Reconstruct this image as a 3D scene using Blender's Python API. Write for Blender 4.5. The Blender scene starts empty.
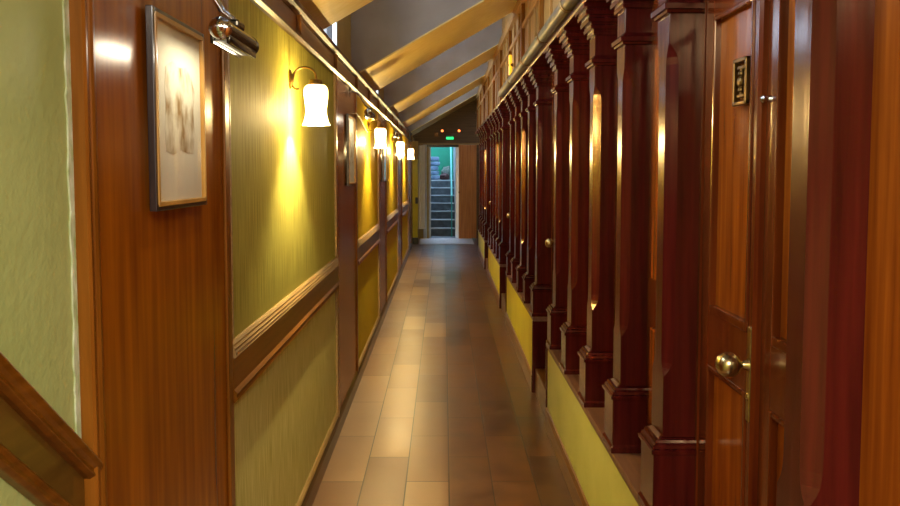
import bpy, bmesh, math, random
from mathutils import Vector, Matrix
random.seed(7)
S = bpy.context.scene
C = bpy.context.collection
PI = math.pi

# ------------------------------------------------------------------ helpers
def new(): return bmesh.new()

def box(bm, x0, x1, y0, y1, z0, z1, bev=0.0):
    r = bmesh.ops.create_cube(bm, size=1.0)
    M = Matrix.Translation(((x0+x1)/2, (y0+y1)/2, (z0+z1)/2)) @ Matrix.Diagonal((abs(x1-x0), abs(y1-y0), abs(z1-z0), 1))
    bmesh.ops.transform(bm, matrix=M, verts=r['verts'])
    if bev > 0:
        es = list({e for v in r['verts'] for e in v.link_edges})
        bmesh.ops.bevel(bm, geom=es, offset=bev, segments=2, affect='EDGES', profile=0.6)
    return bm

def loft(bm, rings, caps=True, closed=True):
    vs = [[bm.verts.new(p) for p in r] for r in rings]
    n = len(rings[0])
    for a, b in zip(vs[:-1], vs[1:]):
        for i in range(n if closed else n-1):
            j = (i+1) % n
            bm.faces.new((a[i], a[j], b[j], b[i]))
    if caps:
        bm.faces.new(list(reversed(vs[0]))); bm.faces.new(vs[-1])
    return bm

def prism_y(bm, prof, y0, y1, dz=0.0):
    """XZ outline extruded along Y (dz: rise over the length)"""
    return loft(bm, [[(x, y0, z) for x, z in prof], [(x, y1, z+dz) for x, z in prof]])

def prism_x(bm, prof, x0, x1):
    """YZ outline extruded along X"""
    return loft(bm, [[(x0, y, z) for y, z in prof], [(x1, y, z) for y, z in prof]])

def tube(bm, pts, r, n=12, caps=True):
    pts = [Vector(p) for p in pts]
    rad = r if isinstance(r, (list, tuple)) else [r]*len(pts)
    rings = []
    ref = None
    for i, p in enumerate(pts):
        t = (pts[min(i+1, len(pts)-1)] - pts[max(i-1, 0)]).normalized()
        if ref is None:
            ref = Vector((0, 0, 1)) if abs(t.z) < .9 else Vector((1, 0, 0))
        u = (ref - t*ref.dot(t)).normalized(); w = t.cross(u); ref = u
        rings.append([p + (u*math.cos(a) + w*math.sin(a))*rad[i] for a in [2*PI*k/n for k in range(n)]])
    return loft(bm, rings, caps)

def lathe(bm, prof, cx, cy, n=24, axis='Z', o=None, cap=True):
    """profile of (radius, height)"""
    rings = []
    for r, h in prof:
        ring = []
        for k in range(n):
            a = 2*PI*k/n
            if axis == 'Z': ring.append((cx+r*math.cos(a), cy+r*math.sin(a), h))
            elif axis == 'X': ring.append((h, cx+r*math.cos(a), cy+r*math.sin(a)))
            else: ring.append((cx+r*math.cos(a), h, cy+r*math.sin(a)))
        rings.append(ring)
    return loft(bm, rings, cap)

def sphere(bm, c, r, n=20, sc=(1, 1, 1)):
    q = bmesh.ops.create_uvsphere(bm, u_segments=n, v_segments=n//2, radius=r)
    bmesh.ops.transform(bm, matrix=Matrix.Translation(c) @ Matrix.Diagonal((*sc, 1)), verts=q['verts'])
    return bm

def obj(name, bm, m, parent=None, smooth=False, bevel=0.0):
    """link a bmesh (in world coordinates) as ONE mesh object"""
    bmesh.ops.recalc_face_normals(bm, faces=bm.faces)
    if parent is not None:
        o0 = Vector(parent['_w'])
    else:
        xs = [v.co for v in bm.verts]
        o0 = Vector(((min(v.x for v in xs)+max(v.x for v in xs))/2, (min(v.y for v in xs)+max(v.y for v in xs))/2, min(v.z for v in xs)))
    bmesh.ops.translate(bm, verts=bm.verts, vec=-o0)
    me = bpy.data.meshes.new(name)
    bm.to_mesh(me); bm.free()
    if smooth:
        me.shade_smooth()
        me.set_sharp_from_angle(angle=math.radians(40))
    me.materials.append(m)
    o = bpy.data.objects.new(name, me); C.objects.link(o)
    if parent is not None:
        o.parent = parent
    else:
        o.location = o0
    o['_w'] = list(o0)
    if bevel > 0:
        b = o.modifiers.new('bevel', 'BEVEL'); b.width = bevel; b.segments = 2; b.limit_method = 'ANGLE'
    return o

def tag(o, label=None, cat=None, group=None, kind=None):
    if label: o['label'] = label
    if cat: o['category'] = cat
    if group: o['group'] = group
    if kind: o['kind'] = kind
    return o

def thing(name, loc, label=None, cat=None, group=None, kind=None):
    o = bpy.data.objects.new(name, None); C.objects.link(o)
    o.empty_display_size = .05
    o.location = loc; o['_w'] = list(loc)
    return tag(o, label, cat, group, kind)

def dup(root, delta, label=None, group=None):
    """a copy of a thing with copies of its parts and sub-parts"""
    r = root.copy(); C.objects.link(r)
    r.location = Vector(root.location) + Vector(delta)
    if label: r['label'] = label
    if group: r['group'] = group
    for ch in list(root.children):
        c = ch.copy(); C.objects.link(c); c.parent = r
        for g in list(ch.children):
            d = g.copy(); C.objects.link(d); d.parent = c
    return r

def area(name, loc, rot, sx, sy, energy, col):
    l = bpy.data.lights.new(name, 'AREA'); l.shape = 'RECTANGLE'; l.size = sx; l.size_y = sy; l.energy = energy; l.color = col
    o = bpy.data.objects.new(name, l); C.objects.link(o); o.location = loc; o.rotation_euler = rot; return o
# ------------------------------------------------------------------ materials
def L(h):
    """sRGB hex to linear"""
    h = h.lstrip('#'); v = [int(h[i:i+2], 16)/255 for i in (0, 2, 4)]
    return tuple(((c+.055)/1.055)**2.4 if c > .04045 else c/12.92 for c in v)+(1,)

def mat(name, col, rough=.5, metal=0.0, coat=0.0, spec=.5, emit=None, estr=0.0, croughness=.06):
    m = bpy.data.materials.new(name); m.use_nodes = True
    b = m.node_tree.nodes['Principled BSDF']
    b.inputs['Base Color'].default_value = col
    b.inputs['Roughness'].default_value = rough
    b.inputs['Metallic'].default_value = metal
    b.inputs['Coat Weight'].default_value = coat
    b.inputs['Coat Roughness'].default_value = croughness
    b.inputs['Specular IOR Level'].default_value = spec
    if emit:
        b.inputs['Emission Color'].default_value = emit
        b.inputs['Emission Strength'].default_value = estr
    return m

def noisy(name, c1, c2, scale=(1, 1, 1), nscale=5.0, rough=.5, coat=0.0, metal=0.0, bump=0.0, detail=4, lo=.3, hi=.7, bscale=None, bdist=.01, croughness=.06, rvar=0.0, c3=None):
    """two-tone noise stretched by scale; used for wood grain, paint and plaster"""
    m = mat(name, c1, rough, metal, coat, croughness=croughness)
    nt = m.node_tree; N = nt.nodes; K = nt.links; b = N['Principled BSDF']
    tc = N.new('ShaderNodeTexCoord'); mp = N.new('ShaderNodeMapping'); mp.inputs['Scale'].default_value = scale
    K.new(tc.outputs['Object'], mp.inputs['Vector'])
    nz = N.new('ShaderNodeTexNoise'); nz.inputs['Scale'].default_value = nscale; nz.inputs['Detail'].default_value = detail
    K.new(mp.outputs['Vector'], nz.inputs['Vector'])
    cr = N.new('ShaderNodeValToRGB'); cr.color_ramp.elements[0].position = lo; cr.color_ramp.elements[1].position = hi
    cr.color_ramp.elements[0].color = c1; cr.color_ramp.elements[1].color = c2
    K.new(nz.outputs['Fac'], cr.inputs['Fac'])
    out = cr.outputs['Color']
    if c3:
        n2 = N.new('ShaderNodeTexNoise'); n2.inputs['Scale'].default_value = 2.2; n2.inputs['Detail'].default_value = 3
        K.new(tc.outputs['Object'], n2.inputs['Vector'])
        r2 = N.new('ShaderNodeValToRGB'); r2.color_ramp.elements[0].position = .45; r2.color_ramp.elements[1].position = .7
        K.new(n2.outputs['Fac'], r2.inputs['Fac'])
        mx = N.new('ShaderNodeMixRGB'); mx.inputs['Color2'].default_value = c3
        ml = N.new('ShaderNodeMath'); ml.operation = 'MULTIPLY'; ml.inputs[1].default_value = .6
        K.new(r2.outputs['Color'], ml.inputs[0]); K.new(ml.outputs[0], mx.inputs['Fac'])
        K.new(out, mx.inputs['Color1']); out = mx.outputs['Color']
    K.new(out, b.inputs['Base Color'])
    if rvar:
        mr = N.new('ShaderNodeMapRange'); mr.inputs['To Min'].default_value = rough-rvar; mr.inputs['To Max'].default_value = rough+rvar
        K.new(nz.outputs['Fac'], mr.inputs['Value']); K.new(mr.outputs['Result'], b.inputs['Roughness'])
    if bump:
        bp = N.new('ShaderNodeBump'); bp.inputs['Strength'].default_value = bump; bp.inputs['Distance'].default_value = bdist
        src = nz
        if bscale:
            src = N.new('ShaderNodeTexNoise'); src.inputs['Scale'].default_value = bscale; src.inputs['Detail'].default_value = 3
            K.new(mp.outputs['Vector'], src.inputs['Vector'])
        K.new(src.outputs['Fac'], bp.inputs['Height']); K.new(bp.outputs['Normal'], b.inputs['Normal'])
        K.new(bp.outputs['Normal'], b.inputs['Coat Normal'])
    return m

GV = (14, 14, .8)      # grain running up
GY = (14, .8, 14)      # grain running along the corridor
GX = (.8, 14, 14)
M = {}
M['mahog']   = noisy('mahogany', L('#340b09'), L('#501510'), GV, 3, .32, .45, bump=.06, croughness=.09)
M['mahog_y'] = noisy('mahogany_along', L('#3a110c'), L('#551c12'), GY, 3, .34, .5, bump=.05, croughness=.12)
M['door']    = noisy('door_wood', L('#74320a'), L('#9c5012'), GV, 3, .3, .7, bump=.04, croughness=.1)
M['door_dk'] = noisy('door_frame_wood', L('#4c1a0a'), L('#6c2e0e'), GV, 3, .3, .7, bump=.04, croughness=.1)
M['board']   = noisy('left_board_wood', L('#7c4004'), L('#a45e0a'), GV, 2.2, .36, .35, bump=.03, croughness=.12)
M['trimwood'] = noisy('trim_wood', L('#643808'), L('#8a5418'), GV, 4, .4, .25, bump=.05, croughness=.15)
M['trim_y']  = noisy('trim_wood_along', L('#583206'), L('#7a4a10'), GY, 4, .38, .3, bump=.05, croughness=.15)
M['gilt']    = noisy('pale_gilt_bead', L('#86683a'), L('#a98a54'), GY, 6, .38, .3, bump=.05)
M['dark_y']  = noisy('dark_skirting', L('#2e1c10'), L('#4a2f1a'), GY, 4, .4, .3, bump=.05)
M['olive']   = noisy('olive_vinyl', L('#857e34'), L('#b0a850'), (1, 60, 1.2), 4, .65, 0, bump=.35, bscale=9, bdist=.004, lo=.36, hi=.64)
M['olive_lamplit'] = noisy('lamplit_olive_vinyl', L('#a88a18'), L('#c0a028'), (1, 60, 1.2), 4, .5, 0, bump=.35, bscale=9, bdist=.004)  # same vinyl as the near panel, with lamp yellow put into its colour
M['combed'] = noisy('brightened_combed_olive', L('#b4ae54'), L('#dcd68c'), (1, 70, 2.2), 3, .5, 0, bump=.3, bscale=9, bdist=.004, lo=.35, hi=.65)  # combed finish lightened: missing light low on the wall put into colour
M['combed_lamplit'] = noisy('lamplit_combed_olive', L('#b09a10'), L('#d0bc34'), (1, 70, 2.2), 3, .5, 0, bump=.3, bscale=9, bdist=.004, lo=.35, hi=.65)  # farther lower panels: lamp yellow and brightness put into the combed finish
for q in ('olive', 'olive_lamplit', 'combed', 'combed_lamplit'): M[q].node_tree.nodes['Principled BSDF'].inputs['Specular IOR Level'].default_value = .03
M['green']   = noisy('green_plaster', L('#a4b66c'), L('#b6c67c'), (1, 1, 1), 3, .55, 0, bump=.4, bscale=45, bdist=.004)
M['riser']   = noisy('pale_yellow_paint', L('#b2ae48'), L('#c2bc58'), (1, 1, 1), 4, .45, .1, bump=.08, bscale=30)
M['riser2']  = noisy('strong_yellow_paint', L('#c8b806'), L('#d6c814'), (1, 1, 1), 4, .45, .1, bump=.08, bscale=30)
M['soffit']  = noisy('yellow_pine_soffit', L('#dcc068'), L('#e8d084'), (.8, 8, 8), 3, .5, 0, bump=.05)
M['plaster'] = noisy('grey_plaster', L('#8f8478'), L('#9d9286'), (1, 1, 1), 4, .7, 0, bump=.1, bscale=25)
M['pine']    = noisy('pine_boards', L('#86602a'), L('#a47c3e'), GV, 2.5, .5, .1, bump=.06)
M['pine_y']  = noisy('pine_beam', L('#8a602a'), L('#a57a3c'), GY, 2.5, .5, .1, bump=.06)
M['ochre']   = noisy('ochre_paint', L('#9c8038'), L('#ab8f46'), (1, 1, 1), 4, .6)
M['whitegrey'] = noisy('white_frame_paint', L('#b9bcb8'), L('#cfd1cc'), (1, 1, 1), 5, .5)
M['ledge'] = noisy('worn_brown_ledge', L('#5c3a26'), L('#7a543a'), GY, 3, .45, .2, bump=.06)
M['brass']   = noisy('brass', L('#b49c68'), L('#d6c494'), (1, 1, 1), 20, .25, 0, metal=1.0)
M['brass_dk'] = noisy('aged_brass', L('#5c4626'), L('#86683a'), (1, 1, 1), 30, .35, 0, metal=1.0)
M['pipe']    = noisy('olive_varnished_pipe', L('#463c18'), L('#665626'), GY, 4, .5, .1, metal=0)
M['chrome']  = mat('chrome', L('#c9ccd0'), .12, 1.0)
M['blackmetal'] = mat('black_chrome', L('#3a352c'), .16, .9)
M['black']   = mat('black_lacquer', L('#1c1816'), .3)
M['frame_dk'] = noisy('dark_frame_wood', L('#241c1a'), L('#3a302c'), GV, 6, .35, .3)
M['concrete'] = noisy('stair_concrete', L('#4a5254'), L('#687274'), (1, 1, 1), 9, .7, 0, bump=.2, bscale=30)
M['nosing']  = mat('pale_nosing', L('#c9d2d2'), .5)
M['teal']    = noisy('teal_paint', L('#1f8a66'), L('#2c9a74'), (1, 1, 1), 3, .6)
M['tealrail'] = mat('teal_rail', L('#3fae9c'), .4)
M['paleblue'] = noisy('pale_blue_wall', L('#b4c9d2'), L('#c6d8de'), (1, 1, 1), 4, .6)
M['threshold_light'] = noisy('pale_threshold', L('#c4bcb4'), L('#dcd6d0'), (1, 1, 1), 25, .5, 0)  # whiteness of daylight on the far floor put into the colour
M['cloth']   = noisy('white_cloth', L('#f0eee8'), L('#faf9f6'), (1, 1, 1), 5, .8)
M['bundle']  = noisy('blue_grey_plastic', L('#4e6a86'), L('#8ba3b8'), (1, 1, 1), 8, .5)
M['heap']    = noisy('dark_bag_cloth', L('#3a1e1e'), L('#5a3a32'), (1, 1, 1), 12, .7)
M['leafy']   = noisy('grey_green_bag', L('#4c5c50'), L('#7c8a7c'), (1, 1, 1), 12, .7)
M['paper_edge'] = mat('cream_mount', L('#e4dfc4'), .8)
M['darkboard'] = noisy('dark_header_board', L('#5c452c'), L('#785c3a'), GX, 3, .55)

# amber varnish: warm-tinted gloss on the old wood
for q, r in (('mahog', .2), ('mahog_y', .24), ('door', .18), ('door_dk', .18), ('board', .26), ('trimwood', .3), ('trim_y', .3)):
    b = M[q].node_tree.nodes['Principled BSDF']
    b.inputs['Coat Weight'].default_value = 0; b.inputs['Roughness'].default_value = r
    b.inputs['Specular IOR Level'].default_value = .6
    b.inputs['Specular Tint'].default_value = (1, .70, .42, 1)
# shade of the wall lamps: white glass that glows
def shade_mat():
    m = mat('glowing_white_glass', L('#fff6dc'), .35, emit=L('#fff0c4'), estr=.8); nt = m.node_tree; N = nt.nodes; K = nt.links
    tr = N.new('ShaderNodeBsdfTransparent'); tr.inputs['Color'].default_value = (1, .95, .82, 1)
    mx = N.new('ShaderNodeMixShader'); mx.inputs[0].default_value = .5
    K.new(tr.outputs[0], mx.inputs[1]); K.new(N['Principled BSDF'].outputs[0], mx.inputs[2]); K.new(mx.outputs[0], N['Material Output'].inputs['Surface'])
    return m
M['shade'] = shade_mat()
M['bulb'] = mat('lamp_bulb', L('#ffffff'), .3, emit=L('#ffe2a0'), estr=3)
M['tubelamp'] = mat('amber_tube', L('#e0a020'), .3, emit=L('#ffb428'), estr=.45)
M['exit'] = mat('green_exit_panel', L('#0c8a4a'), .3, emit=L('#14d070'), estr=.7)
M['redlamp'] = mat('orange_lamp_face', L('#ff9a60'), .3, emit=L('#ff7a38'), estr=1.2)
M['flu'] = mat('diffuser', L('#ffffff'), .4, emit=L('#ffeec0'), estr=9)

def glass_mat():
    m = bpy.data.materials.new('window_glass'); m.use_nodes = True
    nt = m.node_tree; N = nt.nodes; K = nt.links
    N.remove(N['Principled BSDF'])
    tr = N.new('ShaderNodeBsdfTransparent'); gl = N.new('ShaderNodeBsdfGlossy'); gl.inputs['Roughness'].default_value = .02
    lw = N.new('ShaderNodeLayerWeight'); lw.inputs['Blend'].default_value = .5
    pw = N.new('ShaderNodeMath'); pw.operation = 'POWER'; pw.inputs[1].default_value = 4
    fr = N.new('ShaderNodeMath'); fr.operation = 'MULTIPLY_ADD'; fr.inputs[1].default_value = .25; fr.inputs[2].default_value = .025
    K.new(lw.outputs['Facing'], pw.inputs[0]); K.new(pw.outputs[0], fr.inputs[0])
    mx = N.new('ShaderNodeMixShader')
    K.new(fr.outputs[0], mx.inputs[0]); K.new(tr.outputs[0], mx.inputs[1]); K.new(gl.outputs[0], mx.inputs[2])
    K.new(mx.outputs[0], N['Material Output'].inputs['Surface'])
    return m
M['glass'] = glass_mat()

def floor_mat():
    m = mat('brown_plank_tiles', L('#7c5a38'), .3)
    nt = m.node_tree; N = nt.nodes; K = nt.links; b = N['Principled BSDF']
    tc = N.new('ShaderNodeTexCoord'); sp = N.new('ShaderNodeSeparateXYZ'); K.new(tc.outputs['Object'], sp.inputs[0])
    cb = N.new('ShaderNodeCombineXYZ')
    ay = N.new('ShaderNodeMath'); ay.operation = 'ADD'; ay.inputs[1].default_value = FLY - 3.717 + .64*10
    ax = N.new('ShaderNodeMath'); ax.operation = 'ADD'; ax.inputs[1].default_value = FLX + .384 + .2035*6
    K.new(sp.outputs['Y'], ay.inputs[0]); K.new(sp.outputs['X'], ax.inputs[0])
    K.new(ay.outputs[0], cb.inputs['X']); K.new(ax.outputs[0], cb.inputs['Y'])
    br = N.new('ShaderNodeTexBrick'); br.offset = .5; br.offset_frequency = 2; br.squash = 1
    br.inputs['Scale'].default_value = 1.0; br.inputs['Mortar Size'].default_value = .003; br.inputs['Mortar Smooth'].default_value = .2
    br.inputs['Brick Width'].default_value = .64; br.inputs['Row Height'].default_value = .2035; br.inputs['Bias'].default_value = 0
    br.inputs['Color1'].default_value = (0, 0, 0, 1); br.inputs['Color2'].default_value = (1, 1, 1, 1); br.inputs['Mortar'].default_value = (.5, .5, .5, 1)
    K.new(cb.outputs[0], br.inputs['Vector'])
    cr = N.new('ShaderNodeValToRGB'); e = cr.color_ramp.elements
    e[0].position = 0; e[0].color = L('#6a4a32'); e[1].position = 1; e[1].color = L('#9c7c58')
    x = e.new(.5); x.color = L('#846242')
    K.new(br.outputs['Color'], cr.inputs['Fac'])
    # the tiles towards the pillar side are redder and browner than the others
    nz = N.new('ShaderNodeTexNoise'); nz.inputs['Scale'].default_value = 5; nz.inputs['Detail'].default_value = 6
    K.new(tc.outputs['Object'], nz.inputs['Vector'])
    mr = N.new('ShaderNodeMapRange'); mr.inputs['From Min'].default_value = -.02-FLX; mr.inputs['From Max'].default_value = .04-FLX
    K.new(sp.outputs['X'], mr.inputs['Value'])
    cr2 = N.new('ShaderNodeValToRGB'); cr2.color_ramp.elements[0].color = L('#48290f'); cr2.color_ramp.elements[1].color = L('#6a4420')
    cr2.color_ramp.elements[0].position = .25; cr2.color_ramp.elements[1].position = .75
    ad = N.new('ShaderNodeMath'); ad.operation = 'ADD'
    sb = N.new('ShaderNodeMath'); sb.operation = 'MULTIPLY_ADD'; sb.inputs[1].default_value = .5; sb.inputs[2].default_value = -.25
    bw = N.new('ShaderNodeRGBToBW'); K.new(br.outputs['Color'], bw.inputs[0]); K.new(bw.outputs[0], sb.inputs[0])
    K.new(nz.outputs['Fac'], ad.inputs[0]); K.new(sb.outputs[0], ad.inputs[1]); K.new(ad.outputs[0], cr2.inputs['Fac'])
    mx = N.new('ShaderNodeMixRGB'); K.new(mr.outputs['Result'], mx.inputs['Fac']); K.new(cr.outputs['Color'], mx.inputs['Color1']); K.new(cr2.outputs['Color'], mx.inputs['Color2'])
    m1 = N.new('ShaderNodeMixRGB'); m1.blend_type = 'MULTIPLY'; m1.inputs['Fac'].default_value = .5
    cr3 = N.new('ShaderNodeValToRGB'); cr3.color_ramp.elements[0].color = (.72, .68, .64, 1); cr3.color_ramp.elements[1].color = (1, 1, 1, 1)
    cr3.color_ramp.elements[0].position = .3; cr3.color_ramp.elements[1].position = .65
    K.new(nz.outputs['Fac'], cr3.inputs['Fac'])
    K.new(mx.outputs['Color'], m1.inputs['Color1']); K.new(cr3.outputs['Color'], m1.inputs['Color2'])
    # joints
    mj = N.new('ShaderNodeMixRGB'); mj.inputs['Color2'].default_value = L('#1e130a')
    K.new(br.outputs['Fac'], mj.inputs['Fac']); K.new(m1.outputs['Color'], mj.inputs['Color1'])
    K.new(mj.outputs['Color'], b.inputs['Base Color'])
    rr = N.new('ShaderNodeMapRange'); rr.inputs['To Min'].default_value = .24; rr.inputs['To Max'].default_value = .42
    K.new(nz.outputs['Fac'], rr.inputs['Value']); K.new(rr.outputs['Result'], b.inputs['Roughness'])
    bp = N.new('ShaderNodeBump'); bp.inputs['Strength'].default_value = .3; bp.inputs['Distance'].default_value = .003; bp.invert = True
    K.new(br.outputs['Fac'], bp.inputs['Height']); K.new(bp.outputs['Normal'], b.inputs['Normal'])
    return m

# ------------------------------------------------------------------ dimensions
XL = -.60           # left wall face
XR = .589           # risers under the pillars
XB = .583           # ledge edge / base block face
XS = .610           # pillar shaft face
XW = .700           # wall and doors behind the pillars
RAMP = .0075
def fz(y): return RAMP*y
YE = 16.3           # end wall
Y0 = -3.0           # behind the camera

# ------------------------------------------------------------------ floor
bm = new()
loft(bm, [[(-1.7, Y0, fz(Y0)-.1), (1.4, Y0, fz(Y0)-.1), (1.4, Y0, fz(Y0)), (-1.7, Y0, fz(Y0))],
          [(-1.7, YE+.15, fz(YE)-.1), (1.4, YE+.15, fz(YE)-.1), (1.4, YE+.15, fz(YE)), (-1.7, YE+.15, fz(YE))]])
FLX = -.15; FLY = (Y0+YE+.15)/2
fl = obj('floor', bm, floor_mat())
tag(fl, 'long floor of brown plank tiles between the two walls', 'floor', kind='structure')

# ------------------------------------------------------------------ left wall
wl = thing('wall_left', (XL, 0, 0), 'left corridor wall of green and golden panels between wooden boards', 'wall', kind='structure')
PANELS = [(2.21, 4.40), (5.44, 7.25), (8.22, 10.22), (11.25, 13.2)]
BOARDS = [(1.380, 2.21), (4.40, 5.44), (7.25, 8.22), (10.22, 11.25), (13.2, 14.4)]
CAP = 2.157; TRIM = 2.03; RT = 1.01; RB = .86
# core of the wall behind everything
bm = new(); box(bm, XL-.20, XL-.02, 1.337, 14.45, -.05, 2.10); obj('wall_core', bm, M['ochre'], wl)
def moulding(h, d):   # small ogee outline: (out, up)
    return [(0, 0), (d*.55, 0), (d, h*.18), (d, h*.38), (d*.62, h*.5), (d*.62, h*.66), (d*.85, h*.8), (d*.5, h), (0, h)]
for i, (a, b) in enumerate(PANELS):
    mw = M['olive'] if i == 0 else M['olive_lamplit']
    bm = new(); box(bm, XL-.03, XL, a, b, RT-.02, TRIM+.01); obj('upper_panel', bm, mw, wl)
    bm = new(); box(bm, XL-.03, XL, a, b, fz(a)+.05, RB+.02); obj('lower_panel', bm, M['combed'] if i == 0 else M['combed_lamplit'], wl)
    # chair rail: flat wooden band between a reeded top bead and a lower bead
    r = new(); box(r, XL-.02, XL+.012, a, b, RB+.015, RT-.03); rail = obj('chair_rail', r, M['trim_y'], wl)
    bm = new(); prism_y(bm, [(XL, RT-.032), (XL+.018, RT-.032), (XL+.022, RT-.027), (XL+.018, RT-.021), (XL+.021, RT-.017), (XL+.016, RT-.011), (XL+.018, RT-.006), (XL+.013, RT), (XL+.013, RT+.006), (XL+.006, RT+.014), (XL, RT+.014)], a, b)
    o = obj('rail_bead', bm, M['gilt'], rail); tag(o, 'pale gilt upper bead of the chair rail')
    bm = new(); prism_y(bm, [(XL, RB-.01), (XL+.012, RB-.01), (XL+.022, RB), (XL+.018, RB+.01), (XL+.022, RB+.018), (XL+.012, RB+.028), (XL, RB+.028)], a, b)
    obj('rail_bead', bm, M['trim_y'], rail)
    # beads round the fields
    bm = new()
    box(bm, XL, XL+.012, b-.022, b-.004, RT+.02, TRIM, .003)
    box(bm, XL, XL+.012, a+.004, a+.016, RT+.02, TRIM, .003)
    obj('panel_bead', bm, M['gilt'], wl)
    bm = new()
    box(bm, XL, XL+.012, b-.022, b-.004, fz(b)+.12, RB-.01, .003)
    prism_y(bm, [(XL, fz(a)+.105), (XL+.014, fz(a)+.105), (XL+.014, fz(a)+.118), (XL+.006, fz(a)+.128), (XL, fz(a)+.128)], a, b, fz(b)-fz(a))
    obj('panel_bead', bm, M['gilt'], wl)
for i, (a, b) in enumerate(BOARDS):
    p = .003
    bm = new(); box(bm, XL-.03, XL+p, a, b, fz(a)+.02, TRIM+.01); bd = obj('wall_board', bm, M['board'], wl)
    for (c, d) in ((a, a+.045), (b-.045, b)):
        if i == 0 and c == a: continue
        bm = new(); box(bm, XL+p, XL+p+.009, c, d, fz(a)+.02, TRIM, .004); obj('edge_strip', bm, M['trimwood'], bd)
# frieze between the picture rail and the cap
bm = new(); box(bm, XL-.03, XL+.004, 1.39, 14.4, TRIM, CAP-.02); fr = obj('frieze', bm, M['trim_y'], wl)
for i, (a, b) in enumerate(PANELS + BOARDS):
    bm = new(); prism_y(bm, [(XL, TRIM-.004), (XL+.014, TRIM-.004), (XL+.026, TRIM+.004), (XL+.026, TRIM+.012), (XL+.014, TRIM+.022), (XL, TRIM+.022)], a, b)
    obj('picture_rail', bm, M['dark_y'], fr)
bm = new()
prism_y(bm, [(XL-.10, CAP-.03), (XL+.008, CAP-.03), (XL+.014, CAP-.022), (XL+.03, CAP-.012), (XL+.036, CAP), (XL+.03, CAP+.008), (XL-.10, CAP+.008)], 1.39, 14.4)
o = obj('wall_cap', bm, M['dark_y'], fr)
for k, y in enumerate([y for ab in BOARDS for y in ab] + [3.3, 6.35, 9.2, 12.2]):
    bm = new(); box(bm, XL, XL+.022, y-.02, y+.02, TRIM+.02, CAP-.025, .003); obj('frieze_divider', bm, M['trim_y'], fr)
bm = new(); box(bm, XL-.20, XL-.004, 14.45, YE, -.05, 2.16); tag(obj('wall_far_left', bm, M['ochre']), 'short ochre wall on the left just before the far doorway', 'wall', kind='structure')
# skirting
bb = new(); prism_y(bb, [(XL-.02, -.02), (XL+.018, -.02), (XL+.018, .075), (XL+.012, .088), (XL, .105), (XL-.02, .105)], 1.39, 14.4, 0)
for v in bb.verts: v.co.z += fz(v.co.y)
tag(obj('baseboard_left', bb, M['dark_y']), 'dark wooden skirting along the left wall', 'skirting', kind='structure')

# near left: architrave, plaster wall and the sloping stair dado
bm = new(); box(bm, XL-.22, XL-.02, Y0, 1.337, -.05, 3.4); w2 = obj('wall_stair_side', bm, M['green'])
tag(w2, 'green textured plaster wall at the left edge above the sloping rail', 'wall', kind='structure')
bm = new()
prof = [(1.335, -.02), (1.335, .006), (1.339, .010), (1.345, .010), (1.348, .006), (1.355, .006), (1.357, .009), (1.362, .012), (1.367, .012), (1.370, .008), (1.378, .008), (1.382, .003), (1.382, -.02)]
loft(bm, [[(XL+d, y, -.02) for y, d in prof], [(XL+d, y, 2.9) for y, d in prof]])
tag(obj('trim_1', bm, M['trimwood']), 'brown moulded door casing between green plaster and the first wooden board', 'casing', kind='structure')
bm = new()
z = -.02
rnd = random.Random(3)
pts = []
while z < 2.9:
    pts.append((1.325+rnd.uniform(-.0035, .0035), z)); z += rnd.uniform(.012, .04)
loft(bm, [[(XL-.021, y, zz), (XL-.017, y, zz), (XL-.014, 1.337, zz), (XL-.021, 1.337, zz)] for y, zz in pts])
obj('paint_edge', bm, noisy('chipped_paint', L('#c9d0b4'), L('#8fa060'), (30, 30, 9), 3, .6), w2)
st = thing('trim_2', (XL, 1.0, 1.0), 'sloping brown dado rail with dark panel descending along the green wall', 'rail', kind='structure')
sl = -.867
def sloped(bm, y0, y1, zt, prof):   # prof: (out, drop) relative to a line with slope sl through (1.107, zt)
    r0 = [(XL-.02+d, y0, zt+(y0-1.107)*sl+h) for d, h in prof]
    r1 = [(XL-.02+d, y1, zt+(y1-1.107)*sl+h) for d, h in prof]
    return loft(bm, [r0, r1])
bm = new(); sloped(bm, .0, 1.352, 1.219, [(0, -.044), (.018, -.044), (.028, -.038), (.024, -.028), (.030, -.020), (.034, -.010), (.028, 0), (0, 0)])
obj('upper_rail', bm, M['trim_y'], st, bevel=.002)
bm = new(); sloped(bm, .0, 1.334, 1.180, [(0, -.09), (.008, -.09), (.008, 0), (0, 0)])
bmc = bm; obj('rail_panel', bmc, noisy('dark_dado_wood', L('#4c340e'), L('#6b4c18'), GY, 3, .35, .5), st)
bm = new(); sloped(bm, .0, 1.334, 1.100, [(0, -.036), (.016, -.036), (.024, -.029), (.021, -.018), (.024, -.008), (.018, 0), (0, 0)])
obj('lower_rail', bm, M['trim_y'], st, bevel=.002)

# ------------------------------------------------------------------ right wall
wr = thing('wall_right', (XW, 0, 0), 'right corridor wall of dark panelled wood behind the pillars', 'wall', kind='structure')
bm = new(); box(bm, XW+.05, XW+.20, Y0, YE, -.05, 2.2); obj('wall_core', bm, M['mahog'], wr)
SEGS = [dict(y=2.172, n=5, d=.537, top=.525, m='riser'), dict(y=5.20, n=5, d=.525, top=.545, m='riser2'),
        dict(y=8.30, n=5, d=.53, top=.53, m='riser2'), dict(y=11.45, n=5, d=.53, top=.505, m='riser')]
for s in SEGS: s['end'] = s['y'] + (s['n']-1)*s['d'] + .19
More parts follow.
